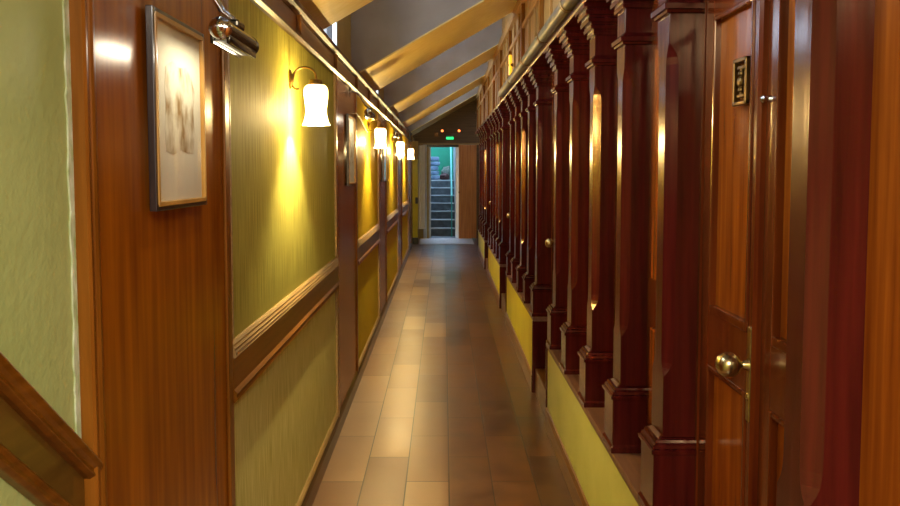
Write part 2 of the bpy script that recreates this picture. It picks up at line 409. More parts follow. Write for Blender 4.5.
# panelled wall behind each run of pillars
for s in SEGS:
    a, b = s['y'], s['end']
    bm = new(); box(bm, XW, XW+.05, a, b, -.03, 2.2); pw = obj('wall_panelling', bm, M['door_dk'], wr)
    for k in range(s['n']-1):
        c = a+.16+k*s['d']; d = a+k*s['d']+s['d']-.015
        bm = new(); box(bm, XW-.012, XW, c+.05, d-.05, 1.14, 1.90, .006); obj('raised_field', bm, M['door'], pw)
        bm = new(); box(bm, XW-.012, XW, c+.05, d-.05, .66, .98, .006); obj('raised_field', bm, M['door'], pw)
        if (k % 2) == 0:
            bm = new(); lathe(bm, [(.004, XW-.045), (.014, XW-.042), (.019, XW-.034), (.014, XW-.022), (.007, XW-.016), (.007, XW), (.012, XW)], c+.025, 1.06, 14, 'X')
            obj('panel_knob', bm, M['brass'], pw, smooth=True)
# panel on the near side of the first door, at the right edge of the view
bm = new(); box(bm, XW, XW+.05, Y0, 1.322, -.03, 2.2); pw = obj('wall_panelling', bm, M['door'], wr)
bm = new(); box(bm, XW, XW+.05, SEGS[-1]['end'], YE, -.03, 2.2); obj('wall_panelling', bm, M['door_dk'], wr)
# cornice running over the capitals
bm = new(); prism_y(bm, [(XB-.025, 2.166), (XW+.2, 2.166), (XW+.2, 2.20), (XB-.02, 2.20), (XB-.028, 2.19), (XB-.030, 2.175)], Y0, 14.6)
tag(obj('trim_3', bm, M['mahog_y']), 'dark wooden cornice running over the pillar capitals', 'cornice', kind='structure')
# upper boarded wall
bm = new(); box(bm, .66, .80, Y0, YE, 2.2, 3.6); wu = thing('wall_upper', (.66, 0, 2.2), 'yellow pine boarded wall above the pillar cornice', 'wall', kind='structure'); up = obj('upper_boarding', bm, M['pine'], wu)
y = .3
k = 0
while y < 15.9:
    w = .045 if k % 3 else .085
    bm = new(); box(bm, .66-(.016 if k % 3 else .03), .66, y, y+w, 2.2, 2.93, .003); obj('batten', bm, M['pine'] if k % 3 else M['trimwood'], up)
    y += .42; k += 1
bm = new(); box(bm, .618, .66, Y0, YE, 2.86, 2.955, .006); obj('wall_plate', bm, M['pine_y'], up)
bm = new(); box(bm, .635, .66, Y0, YE, 2.66, 2.70, .004); obj('batten', bm, M['pine_y'], up)

# ------------------------------------------------------------------ ledges
ORD = ['nearest', 'second', 'third', 'farthest']
COLR = ['pale yellow', 'strong yellow', 'strong yellow', 'pale yellow']
for i, s in enumerate(SEGS):
    a, b, t = s['y'], s['end'], s['top']
    lg = thing('plinth', (XR+.06, a, fz(a)), 'low wooden plinth with %s front, %s of the four under the pillars' % (COLR[i], ORD[i]), 'plinth', 'plinths under the pillars')
    bm = new()
    loft(bm, [[(XR, a+.02, fz(a)+.10), (XW-.002, a+.02, fz(a)+.10), (XW-.002, a+.02, t-.03), (XR, a+.02, t-.03)],
              [(XR, b-.02, fz(b)+.10), (XW-.002, b-.02, fz(b)+.10), (XW-.002, b-.02, t-.03), (XR, b-.02, t-.03)]])
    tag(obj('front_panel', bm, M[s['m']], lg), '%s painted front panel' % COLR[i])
    bm = new(); prism_y(bm, [(XB+.004, t-.03), (XW-.002, t-.03), (XW-.002, t), (XB+.002, t), (XB, t-.004), (XB-.002, t-.015), (XB, t-.026)], a-.005, b+.005)
    obj('ledge_board', bm, M['ledge'], lg)
    bm = new(); prism_y(bm, [(XR-.012, -.03), (XR+.05, -.03), (XR+.05, .10), (XR-.004, .10), (XR-.012, .09)], a+.012, b-.012)
    for v in bm.verts: v.co.z += fz(v.co.y)
    obj('kick_board', bm, M['trim_y'], lg)
    bm = new(); prism_y(bm, [(XR-.014, .10), (XR+.002, .10), (XR+.002, .122), (XR-.008, .118)], a+.012, b-.012)
    for v in bm.verts: v.co.z += fz(v.co.y)
    obj('panel_bead', bm, M['trim_y'], lg)
    for (c, d) in ((a, a+.022), (b-.022, b)):
        bm = new(); box(bm, XR-.008, XW-.002, c, d, fz(c)-.02, t-.03, .003); obj('end_board', bm, M['mahog'], lg)

# ------------------------------------------------------------------ pillars
def sq(yc, hw, xf, z, ch, xb=XW):
    """cross-section with chamfered front corners, going round from the back near corner"""
    ch = max(ch, .0015)
    return [(xb, yc-hw, z), (xf+ch, yc-hw, z), (xf, yc-hw+ch, z), (xf, yc+hw-ch, z), (xf+ch, yc+hw, z), (xb, yc+hw, z)]
def make_pillar(yn, zb, label, group):
    yc = yn+.0725
    p = thing('pillar', (XS+.05, yc, zb), label, 'pillar', group)
    # base block
    bm = new(); loft(bm, [sq(yc, .0725+d, XB-d, z, .003) for z, d in
        [(zb, .006), (zb+.018, .006), (zb+.026, 0), (.708, 0), (.713, .001)]]); obj('base_block', bm, M['mahog'], p)
    bm = new(); loft(bm, [sq(yc, .0725+d, XB-d, z, .003) for z, d in
        [(.713, .001), (.714, .007), (.724, .008), (.726, .003), (.728, -.003), (.729, .001), (.738, -.001), (.740, -.006), (.742, -.010), (.743, -.006), (.750, -.009), (.752, -.016), (.758, -.024), (.760, -.027)]])
    obj('base_moulding', bm, M['mahog'], p)
    # shaft with stopped hollow chamfers
    R = []
    for z, c in [(.758, .002), (.90, .002), (.930, .003), (.940, .010), (.95, .017), (.965, .0235), (.99, .027), (1.03, .028),
                 (1.76, .028), (1.79, .027), (1.81, .0235), (1.825, .017), (1.835, .010), (1.845, .003), (1.87, .002), (2.06, .002)]:
        R.append(sq(yc, .06, XS, z, c))
    bm = new(); loft(bm, R); obj('shaft', bm, M['mahog'], p)
    # neck ring
    bm = new(); loft(bm, [sq(yc, .06+d, XS-d, z, .002) for z, d in
        [(1.925, .002), (1.927, .008), (1.934, .010), (1.936, .016), (1.95, .017), (1.952, .011), (1.962, .004), (1.966, .001)]])
    obj('neck_ring', bm, M['mahog'], p)
    # stepped capital
    bm = new(); loft(bm, [sq(yc, .06+d, XS-d, z, .002) for z, d in
        [(2.046, .001), (2.047, .009), (2.058, .011), (2.062, .009), (2.068, .010), (2.069, .021), (2.082, .023), (2.086, .019), (2.094, .020),
         (2.095, .033), (2.110, .035), (2.114, .031), (2.122, .032), (2.123, .044), (2.138, .046), (2.142, .042), (2.148, .043), (2.149, .054), (2.166, .055)]])
    obj('capital', bm, M['mahog'], p)
    return p
NTH = ['first', 'second', 'third', 'fourth', 'last']
make_pillar(1.30, .55, 'dark red wooden pillar at the right edge, before the near double door', 'pillars along the right wall')
protos = {}
for i, s in enumerate(SEGS):
    for k in range(s['n']):
        lab = 'dark red chamfered wooden pillar, %s from the near end of the %s plinth' % (NTH[k], ORD[i])
        yn = s['y'] + k*s['d'] + .004
        if k == 0:
            pr = make_pillar(yn, s['top'], lab, 'pillars along the right wall'); y00 = yn
        else:
            dup(pr, (0, yn-y00, 0), lab)
# pedestal below the pillar at the right edge
bm = new(); box(bm, XR, XW-.002, 1.29, 1.364, -.02, .55, .004)
tag(obj('pedestal', bm, M['mahog']), 'plain dark wooden pedestal under the pillar at the right edge', 'pedestal')

# ------------------------------------------------------------------ doors between the plinths
def make_door(a, b, idx, n):
    zs = fz(a)+.17
    dr = thing('door_%d' % idx, (XW, (a+b)/2, zs), 'varnished double door with brass knob, %s from the camera in the right wall' % n, 'door', kind='structure')
    mid = (a+b)/2
    bm = new(); box(bm, XW-.01, XW+.05, a, b, 1.965, 2.166, .003); obj('lintel', bm, M['door_dk'], dr)
    for side, (c, d) in enumerate(((a, mid-.004), (mid+.004, b))):
        x0, x1 = XW+.004, XW+.045
        stl = .062
        bm = new()
        box(bm, x0, x1, c, c+stl, zs+.005, 1.965, .002); box(bm, x0, x1, d-stl, d, zs+.005, 1.965, .002)
        box(bm, x0, x1, c+stl, d-stl, zs+.005, zs+.20); box(bm, x0, x1, c+stl, d-stl, .985, 1.125); box(bm, x0, x1, c+stl, d-stl, 1.90, 1.965)
        lf = obj('door_leaf', bm, M['door_dk'], dr)
        for (z0, z1) in ((zs+.20, .985), (1.125, 1.90)):
            bm = new(); box(bm, x0+.014, x1-.006, c+stl, d-stl, z0, z1); obj('door_panel', bm, M['door'], lf)
            bm = new()
            f = .014
            for (p, q, r0, r1) in ((c+stl, c+stl+f, z0, z1), (d-stl-f, d-stl, z0, z1), (c+stl+f, d-stl-f, z0, z0+f*1.6), (c+stl+f, d-stl-f, z1-f, z1)):
                box(bm, x0-.004, x0+.018, p, q, r0, r1, .004)
            obj('panel_moulding', bm, M['door_dk'], lf)
        if side == 1:
            yk = c+.030
            bm = new(); box(bm, XW-.006, XW+.005, yk-.012, yk+.012, .925, 1.145, .004); pl = obj('lock_plate', bm, M['brass'], lf)
            bm = new(); sphere(bm, (XW-.004, yk, .985), .008, 12, (.8, 1, 1.4)); obj('keyhole_cover', bm, M['brass'], pl, smooth=True)
            bm = new()
            lathe(bm, [(.014, XW-.006), (.010, XW-.014), (.008, XW-.020), (.010, XW-.024), (.020, XW-.030), (.0285, XW-.042), (.030, XW-.052), (.0275, XW-.064), (.019, XW-.074), (.006, XW-.079), (.001, XW-.0795)], yk, 1.058, 24, 'X')
            obj('door_knob', bm, M['brass'], lf, smooth=True)
            if idx == 1:
                y0, y1, z0, z1 = yk+.055, yk+.14, 1.655, 1.765
                bm = new(); box(bm, XW+.008, XW+.013, y0+.004, y1-.004, z0+.004, z1-.004); bp = obj('fretwork_plate', bm, M['door_dk'], lf)
                bm = new(); t = .009
                xx0, xx1 = XW-.006, XW+.009
                box(bm, xx0, xx1, y0, y0+t, z0, z1, .002); box(bm, xx0, xx1, y1-t, y1, z0, z1, .002)
                box(bm, xx0, xx1, y0, y1, z0, z0+t, .002); box(bm, xx0, xx1, y0, y1, z1-t, z1, .002)
                iw = y1-y0
                box(bm, xx0+.003, xx1, y0+iw*.25, y1-iw*.25, z1-.026, z1-.018, .002)
                box(bm, xx0+.003, xx1, y0+iw*.25, y1-iw*.25, z0+.018, z0+.026, .002)
                box(bm, xx0+.003, xx1, y0+iw*.45, y0+iw*.55, z0+.024, z1-.024, .002)
                sphere(bm, (xx0+.005, (y0+y1)/2, z0+.036), .007, 10); sphere(bm, (xx0+.005, (y0+y1)/2, z0+.074), .007, 10); sphere(bm, (xx0+.004, (y0+y1)/2, z0+.055), .013, 12, (.5, 1, 1))
                obj('fretwork', bm, M['brass_dk'], bp)
        elif idx == 1:
            bm = new(); lathe(bm, [(.008, XW+.004), (.005, XW-.003), (.008, XW-.009), (.009, XW-.014), (.004, XW-.019)], d-.03, 1.655, 12, 'X')
            obj('small_knob', bm, M['chrome'], lf, smooth=True)
    # meeting bead
    bm = new(); prism = [(mid-.012, XW+.005), (mid-.010, XW-.006), (mid, XW-.012), (mid+.010, XW-.006), (mid+.012, XW+.005)]
    loft(bm, [[(x, y, zs+.006) for y, x in prism], [(x, y, 1.963) for y, x in prism]]); obj('meeting_bead', bm, M['door_dk'], dr)
    # step
    bm = new(); box(bm, XR+.01, XW-.002, a+.006, b-.006, -.02, zs, .006)
    tag(obj('step', bm, M['trim_y']), 'brown wooden step before the %s double door on the right' % n, 'step', 'door steps')
    return dr
gaps = [(1.36, 2.168)] + [(SEGS[i]['end']+.004, SEGS[i+1]['y']-.004) for i in range(3)]
for i, (a, b) in enumerate(gaps):
    make_door(a, b, i+1, NTH[i] if i < 3 else 'fourth')

# ------------------------------------------------------------------ pipe above the cornice
pp = thing('pipe', (.545, 4, 2.2), 'olive varnished pipe lying along the top of the pillar cornice', 'pipe')
R = .035
bm = new(); tube(bm, [(.545, Y0, 2.232), (.545, 7.6, 2.232), (.55, 7.7, 2.236), (.57, 7.78, 2.245), (.62, 7.82, 2.25), (.66, 7.83, 2.25)], R, 18)
obj('pipe_run', bm, M['pipe'], pp, smooth=True)
for yy in (1.5, 2.6, 3.55, 4.42, 5.35, 6.5):
    bm = new(); lathe(bm, [(R, yy-.02), (R+.004, yy-.018), (R+.004, yy-.004), (R+.001, yy), (R+.004, yy+.004), (R+.004, yy+.018), (R, yy+.02)], .545, 2.232, 18, 'Y')
    obj('pipe_collar', bm, M['brass_dk'], pp, smooth=True)

# ------------------------------------------------------------------ ceiling
ce = thing('ceiling', (0, 0, 2.2), 'sloping ceiling of dropped yellow soffits and grey upstands', 'ceiling', kind='structure')
SX0, SX1 = -.95, .70
def soz(x): return 2.222 + (x+.62)*.575
CAS = [(-3.0, 1.0), (2.75, 4.16), (5.97, 7.34), (9.20, 10.32), (12.10, 13.35), (15.05, 16.3)]
for (a, b) in CAS:
    bm = new()   # grey casing
    loft(bm, [[(SX0, a, soz(SX0)+.012), (SX1, a, soz(SX1)+.012), (SX1, a, soz(SX1)+.75), (SX0, a, soz(SX0)+.75)],
              [(SX0, b, soz(SX0)+.012), (SX1, b, soz(SX1)+.012), (SX1, b, soz(SX1)+.75), (SX0, b, soz(SX0)+.75)]])
    cs = obj('casing', bm, M['plaster'], ce)
    bm = new()
    loft(bm, [[(SX0, a, soz(SX0)), (SX1, a, soz(SX1)), (SX1, a, soz(SX1)+.012), (SX0, a, soz(SX0)+.012)],
              [(SX0, b, soz(SX0)), (SX1, b, soz(SX1)), (SX1, b, soz(SX1)+.012), (SX0, b, soz(SX0)+.012)]])
    tag(obj('soffit', bm, M['soffit'], cs), 'yellow boarded underside')
# raised ceiling over the wells
bm = new()
loft(bm, [[(SX0-.1, Y0, soz(SX0-.1)+.75), (SX1+.1, Y0, soz(SX1+.1)+.75), (SX1+.1, Y0, soz(SX1+.1)+.8), (SX0-.1, Y0, soz(SX0-.1)+.8)],
          [(SX0-.1, YE, soz(SX0-.1)+.75), (SX1+.1, YE, soz(SX1+.1)+.75), (SX1+.1, YE, soz(SX1+.1)+.8), (SX0-.1, YE, soz(SX0-.1)+.8)]])
obj('well_ceiling', bm, M['plaster'], ce)
# clerestory over the left wall with a window in each well
XC = XL-.085
cl = thing('wall_clerestory', (XC, 0, CAP), 'ochre clerestory wall above the left wall cap', 'wall', kind='structure')
wells = [(CAS[i][1], CAS[i+1][0]) for i in range(len(CAS)-1)]
for i, (a, b) in enumerate(wells):
    if i == 0: w0, w1 = a+.2, b-.3
    else: w0, w1 = a+.02, a+1.03
    zt, zb2 = 2.80, 2.18
    bm = new()
    box(bm, XC-.06, XC, w1, b, 2.1, soz(XC)+.74); box(bm, XC-.06, XC, a, w0, 2.1, soz(XC)+.74)
    box(bm, XC-.06, XC, w0, w1, zt, soz(XC)+.74); box(bm, XC-.06, XC, w0, w1, 2.1, zb2)
    obj('clerestory_pier', bm, M['ochre'], cl)
    wn = thing('window_%d' % (i+1), (XC-.03, (w0+w1)/2, zb2), 'blue-lit clerestory window with pale frame, number %s from the camera' % ['one', 'two', 'three', 'four', 'five'][i], 'window', kind='structure')
    bm = new(); f = .04
    box(bm, XC-.05, XC+.004, w0, w0+f, zb2, zt, .003); box(bm, XC-.05, XC+.004, w1-f, w1, zb2, zt, .003)
    box(bm, XC-.05, XC+.004, w0+f, w1-f, zb2, zb2+f, .003); box(bm, XC-.05, XC+.004, w0+f, w1-f, zt-f, zt, .003)
    obj('window_frame', bm, M['whitegrey'], wn)
    bm = new(); box(bm, XC-.03, XC-.026, w0+f, w1-f, zb2+f, zt-f); obj('window_pane', bm, M['glass'], wn)
    bm = new(); yy = (w0+w1)/2
    box(bm, XC-.045, XC-.01, w1-f-.11, w1-f-.09, zb2+f, zt-f, .002); obj('glazing_bar', bm, M['black'], wn)
for i, (a, b) in enumerate(wells):
    w0, w1 = (a+.2, b-.3) if i == 0 else (a+.02, a+1.03)
    area('daylight', (XC-.25, (w0+w1)/2, 2.55), (0, math.radians(-90), 0), .7, w1-w0, 10, (.80, .90, 1))
# filling above the wall under the casings, outer wall behind
bm = new()
for (a, b) in CAS: box(bm, XC-.06, XC-.001, a, b, 2.1, soz(XC)+.02)
obj('clerestory_infill', bm, M['ochre'], cl)

# ------------------------------------------------------------------ wall lamps
LAMPY = [3.14, 6.30, 9.15, 12.05]
def make_sconce(y, label):
    s = thing('wall_lamp', (XL, y, 1.86), label, 'wall lamp', 'bell shaded lamps on the left wall')
    xs = -.498
    bm = new(); lathe(bm, [(.012, XL), (.022, XL+.002), (.022, XL+.006), (.014, XL+.012), (.006, XL+.016)], y, 1.855, 16, 'X')
    for v in bm.verts: v.co.z = 1.855+(v.co.z-1.855)*1.7
    obj('back_plate', bm, M['brass_dk'], s, smooth=True)
    pts = []
    for k in range(15):           # swan neck
        t = k/14
        a = PI*1.02*(1-t)
        pts.append((xs-.043+.043*math.cos(a), y, 1.868+.034*math.sin(a)))
    pts = [(XL+.010, y, 1.850), (XL+.013, y, 1.857)] + pts + [(xs, y, 1.852)]
    bm = new(); tube(bm, pts, .0045, 10)
    # scroll under the neck
    sc = [(XL+.012, y, 1.858)] + [(XL+.028+.018*math.cos(a), y, 1.84+.022*math.sin(a)) for a in [PI*.75+PI*.9*k/10 for k in range(11)]]
    tube(bm, sc, .0035, 8)
    obj('arm', bm, M['brass_dk'], s, smooth=True)
    bm = new(); lathe(bm, [(.008, 1.856), (.024, 1.853), (.026, 1.848), (.026, 1.836), (.030, 1.834), (.030, 1.826), (.020, 1.824)], xs, y, 20); obj('shade_holder', bm, M['brass_dk'], s, smooth=True)
    prof = [(.022, 1.836), (.034, 1.833), (.043, 1.824), (.0465, 1.812), (.0468, 1.798), (.044, 1.775), (.0405, 1.75), (.0395, 1.73), (.042, 1.71), (.047, 1.693), (.0545, 1.678)]
    inn = [(r-.003, z) for r, z in reversed(prof)]
    bm = new(); lathe(bm, prof+inn, xs, y, 28, cap=False)
    # fluted rim
    for v in bm.verts:
        if v.co.z < 1.705:
            a = math.atan2(v.co.y-y, v.co.x-xs); v.co.z += .0015*math.cos(7*a)*(1.705-v.co.z)/.032
    tag(obj('lamp_shade', bm, M['shade'], s, smooth=True), 'glowing white glass bell shade')
    bm = new(); sphere(bm, (xs, y, 1.775), .015, 16, (1, 1, 1.5)); obj('bulb', bm, M['bulb'], s, smooth=True)
    return s
NL = ['nearest', 'second nearest', 'third from the camera', 'farthest']
sc0 = make_sconce(LAMPY[0], 'white glass bell wall lamp on the green panel, nearest of the row')
for i in range(1, 4):
    dup(sc0, (0, LAMPY[i]-LAMPY[0], 0), 'white glass bell wall lamp on a golden panel, %s of the row' % ['', 'second', 'third', 'last and smallest'][i])
def point(name, loc, energy, col, r=.03):
    l = bpy.data.lights.new(name, 'POINT'); l.energy = energy; l.color = col; l.shadow_soft_size = r
    o = bpy.data.objects.new(name, l); C.objects.link(o); o.location = loc; return o
for y in LAMPY:
    point('lamp_light', (-.498, y, 1.728), 30.0, (1, .81, .46), .012)

# ------------------------------------------------------------------ pictures and their lamps
def print_mat(seed):
    m = mat('print_paper', L('#e9e4c6'), .6); nt = m.node_tree; N = nt.nodes; K = nt.links; b = N['Principled BSDF']
    tc = N.new('ShaderNodeTexCoord'); mp = N.new('ShaderNodeMapping'); K.new(tc.outputs['Object'], mp.inputs['Vector'])
    mp.inputs['Location'].default_value = (seed, seed*2, 0); mp.inputs['Scale'].default_value = (1, 1, .6)
    nz = N.new('ShaderNodeTexNoise'); nz.inputs['Scale'].default_value = 22; nz.inputs['Detail'].default_value = 6; K.new(mp.outputs[0], nz.inputs['Vector'])
    cr = N.new('ShaderNodeValToRGB'); cr.color_ramp.elements[0].position = .36; cr.color_ramp.elements[1].position = .60
    cr.color_ramp.elements[0].color = L('#94743c'); cr.color_ramp.elements[1].color = L('#e2dcc0')
    K.new(nz.outputs['Fac'], cr.inputs['Fac']); K.new(cr.outputs['Color'], b.inputs['Base Color'])
    return m
def make_picture(y0, y1, z0, z1, label, seed, group):
    x = XL+.012
    p = thing('picture', (x, (y0+y1)/2, z0), label, 'picture', group)
    f = .013
    bm = new()
    for (a, b, c, d) in ((y0, y0+f, z0, z1), (y1-f, y1, z0, z1), (y0+f, y1-f, z0, z0+f), (y0+f, y1-f, z1-f, z1)):
        box(bm, x, x+.015, a, b, c, d, .002)
    obj('frame', bm, M['frame_dk'], p)
    bm = new(); g = .006
    for (a, b, c, d) in ((y0+f-.004, y0+f+g, z0+f, z1-f), (y1-f-g, y1-f+.004, z0+f, z1-f), (y0+f, y1-f, z0+f-.004, z0+f+g), (y0+f, y1-f, z1-f-g, z1-f+.004)):
        box(bm, x+.006, x+.0175, a, b, c, d, .0015)
    obj('gilt_slip', bm, M['brass'] if False else noisy('gilt_slip', L('#a8782c'), L('#c79a48'), (1, 1, 1), 8, .35, .3), p)
    bm = new(); box(bm, x+.003, x+.008, y0+f, y1-f, z0+f, z1-f); obj('mount', bm, M['paper_edge'], p)
    wy, hz = (y1-y0), (z1-z0)
    ya, yb, za, zb = y0+wy*.20, y1-wy*.18, z0+hz*.27, z1-hz*.22
    # a loose ink sketch: ragged outline of soft brown strokes on the mount
    bm = new(); rr = random.Random(seed); n = 16
    pts = []
    for k in range(n):
        t = k/n*2*PI
        sx = max(-1, min(1, 1.25*math.cos(t)))*(1-rr.uniform(0, .14)); sz = max(-1, min(1, 1.25*math.sin(t)))*(1-rr.uniform(0, .18))
        pts.append(((ya+yb)/2+sx*(yb-ya)/2, (za+zb)/2+sz*(zb-za)/2))
    loft(bm, [[(x+.0081, a, b) for a, b in pts], [(x+.0087, a, b) for a, b in pts]])
    tag(obj('print', bm, print_mat(seed), p), 'faded brown sketch')
    bm = new(); box(bm, x+.0125, x+.0138, y0+f, y1-f, z0+f, z1-f); obj('glass_pane', bm, M['glass'], p)
    return p
make_picture(1.600, 1.940, 1.419, 1.826, 'framed faded brown sketch on the near wooden board at the left', 2, 'framed pictures on the wooden boards')
make_picture(4.84, 5.20, 1.41, 1.845, 'narrow-looking framed picture on the second wooden board, past the first wall lamp', 5, 'framed pictures on the wooden boards')
make_picture(7.62, 8.02, 1.40, 1.84, 'small framed picture on the third wooden board, past the second wall lamp', 8, 'framed pictures on the wooden boards')
def make_picture_lamp(yc, dz, label, lit):
    x0 = XL+.012
    pl = thing('picture_lamp', (x0, yc, 1.90+dz), label, 'picture lamp', 'picture lamps on the wooden boards')
    xc, zc = -.462, 1.795+dz
    h = .125
    bm = new(); lathe(bm, [(.018, yc-h), (.0225, yc-h+.002), (.0225, yc+h-.002), (.019, yc+h)], xc, zc, 24, 'Y')
    # lower slot lip
    box(bm, xc-.024, xc-.016, yc-h+.01, yc+h-.01, zc-.030, zc-.012, .002)
    box(bm, xc+.010, xc+.018, yc-h+.01, yc+h-.01, zc-.030, zc-.012, .002)
    obj('lamp_tube', bm, M['blackmetal'], pl, smooth=True)
    bm = new(); lathe(bm, [(.004, yc-h-.020), (.010, yc-h-.018), (.010, yc-h-.010), (.014, yc-h-.009), (.0145, yc-h-.005), (.021, yc-h-.003), (.0235, yc-h), (.0235, yc-h+.010)], xc, zc, 24, 'Y'); obj('end_cap', bm, M['chrome'], pl, smooth=True)
    bm = new(); lathe(bm, [(.0235, yc+h-.010), (.0235, yc+h), (.018, yc+h+.006), (.004, yc+h+.008)], xc, zc, 24, 'Y'); obj('end_cap', bm, M['blackmetal'], pl, smooth=True)
    bm = new(); tube(bm, [(x0+.004, yc, 1.93+dz), (x0+.03, yc, 1.93+dz), (x0+.05, yc, 1.925+dz), (x0+.07, yc, 1.905+dz), (x0+.085, yc, 1.875+dz), (x0+.10, yc, 1.85+dz), (xc-.005, yc, 1.835+dz), (xc, yc, 1.815+dz)], .008, 12)
    obj('arm', bm, M['chrome'], pl, smooth=True)
    bm = new(); lathe(bm, [(.03, x0), (.03, x0+.008), (.012, x0+.014)], yc, 1.93+dz, 20, 'X'); obj('wall_rose', bm, M['chrome'], pl, smooth=True)
    bm = new(); box(bm, xc-.014, xc+.014, yc-.03, yc+.03, zc+.018, zc+.036, .005); obj('bracket', bm, M['blackmetal'], pl)
    bm = new(); box(bm, xc-.014, xc+.008, yc-h+.015, yc+h-.015, zc-.024, zc-.020); tag(obj('lamp_glow', bm, mat('picture_lamp_glow', L('#5a5348'), .5, emit=L('#fff0c8'), estr=lit*.003), pl), 'lit strip on the underside')
    area('picture_lamp_light', (xc-.004, yc, zc-.030), (0, math.radians(58), 0), .012, .2, .26, (1, .90, .70))
    return pl
make_picture_lamp(1.80, 0, 'dark polished picture lamp on a curved chrome arm above the near picture', 14)
make_picture_lamp(5.02, .06, 'dark picture lamp above the picture on the second wooden board', 14)
make_picture_lamp(7.82, .06, 'tiny picture lamp above the picture on the third wooden board', 14)

bm = new(); tube(bm, [(XL+.02, 5.30, 1.885), (XL+.008, 5.42, 1.888), (XL+.006, 5.6, 1.882), (XL+.006, 5.75, 1.868), (XL+.008, 5.95, 1.83), (XL+.010, 6.12, 1.80), (XL+.010, 6.22, 1.80), (XL+.010, 6.284, 1.815)], .006, 8)
tag(obj('cable', bm, M['brass_dk'], smooth=True), 'thin cable curving along the golden panel to the second wall lamp', 'cable')
# ------------------------------------------------------------------ lamps on the upper right boarding
def make_bulkhead(y):
    b = thing('bulkhead_lamp', (.66, y, 2.61), 'white bulkhead lamp on the upper right boarding, above the near plinth', 'wall lamp')
    bm = new(); box(bm, .63, .66, y-.19, y+.19, 2.61, 2.75, .008); obj('lamp_body', bm, M['whitegrey'], b)
    bm = new(); box(bm, .59, .63, y-.17, y+.17, 2.625, 2.735, .014); tag(obj('diffuser', bm, M['flu'], b), 'glowing diffuser')
make_bulkhead(4.25)
tl = thing('tube_lamp', (.63, 7.6, 2.38), 'upright amber tube lamp on the upper right boarding', 'wall lamp')
bm = new(); lathe(bm, [(.008, 2.40), (.017, 2.405), (.017, 2.485), (.012, 2.49), (.012, 2.50), (.017, 2.505), (.017, 2.585), (.008, 2.59)], .625, 7.6, 16); obj('tube', bm, M['tubelamp'], tl, smooth=True)
bm = new(); box(bm, .625, .66, 7.585, 7.615, 2.48, 2.51, .003); obj('bracket', bm, M['brass_dk'], tl)

# ------------------------------------------------------------------ the far end
ew = thing('wall_end', (0, YE, 0), 'dark end wall with a doorway to the stairs', 'wall', kind='structure')
e0, e1 = YE, YE+.14
JL, JR = -.31, .30      # doorway
zf = fz(YE)
ZH = 2.03
bm = new(); box(bm, -1.0, 1.0, e0, e1, ZH, 3.7); obj('header', bm, M['darkboard'], ew)
bm = new(); box(bm, -1.0, JL, e0, e1, zf-.05, ZH); obj('end_panel', bm, M['ochre'], ew)
bm = new(); box(bm, .64, 1.0, e0, e1, zf-.05, ZH); obj('end_panel', bm, M['darkboard'], ew)
bm = new(); box(bm, -.62, .70, e0-.05, e0, ZH, ZH+.035, .004); obj('door_head', bm, M['gilt'], ew)
dw = thing('door_frame', (-.2, e0, zf), 'pale grey wooden frame of the stair doorway', 'door frame')
bm = new(); box(bm, -.42, -.35, e0-.04, e1, zf, ZH, .006); obj('jamb', bm, M['whitegrey'], dw)
bm = new(); box(bm, -.335, -.27, e0+.01, e1+.03, zf, ZH-.02, .006); obj('jamb', bm, M['whitegrey'], dw)
bm = new(); box(bm, -.35, .30, e0-.01, e1, ZH-.045, ZH, .004); obj('head', bm, M['black'], dw)
# brown boarded door leaf standing beside the opening
dl = thing('door_5', (.46, e0-.03, zf), 'orange brown boarded door leaf beside the far stair doorway', 'door', kind='structure')
bm = new(); nb = 7; x0, x1 = .30, .66
box(bm, x0, x1, e0-.006, e0+.03, zf+.004, ZH-.002)
for k in range(nb):
    a = x0+(x1-x0)*k/nb; box(bm, a+.001, a+(x1-x0)/nb-.001, e0-.035, e0-.005, zf+.004, ZH-.002, .004)
obj('door_boards', bm, noisy('orange_door_wood', L('#c0743a'), L('#dc9450'), GV, 3, .45, .2), dl)
bm = new(); sphere(bm, (.31, e0-.045, zf+.95), .018, 12); obj('door_knob', bm, M['brass_dk'], dl, smooth=True)
# yellow post, cloth and box on the left of the far door
bm = new(); box(bm, -.60, -.50, 15.2, 15.35, fz(15.2)+.12, 1.72, .004)
yp = thing('post', (-.55, 15.27, fz(15.2)), 'yellow painted post standing left of the far doorway', 'post')
obj('post_shaft', bm, M['riser2'], yp); bm = new(); box(bm, -.60, -.495, 15.19, 15.36, fz(15.2), fz(15.2)+.12, .004); obj('post_foot', bm, M['black'], yp)
bm = new(); box(bm, -.545, -.495, 15.17, 15.2, .88, 1.0, .006); obj('lock_box', bm, M['black'], yp)
bm = new(); box(bm, -.62, -.49, 15.18, 15.36, 1.72, 2.06, .004); obj('post_head', bm, M['ochre'], yp)
bm = new()
rows = []
for k in range(13):
    z = .36+k*(2.0-.36)/12
    row = []
    for j in range(25):
        t = j/24; x = -.50+.13*t
        row.append((x, 15.75+.018*math.sin(t*19+.4*math.sin(k*.6))-(.02 if k < 2 else 0), z))
    for j in range(24, -1, -1):
        t = j/24; x = -.50+.13*t
        row.append((x, 15.754+.018*math.sin(t*19+.4*math.sin(k*.6)), z))
    rows.append(row)
loft(bm, rows)
tag(obj('curtain', bm, M['cloth'], smooth=True), 'white hanging cloth between the yellow post and the far doorway', 'curtain')
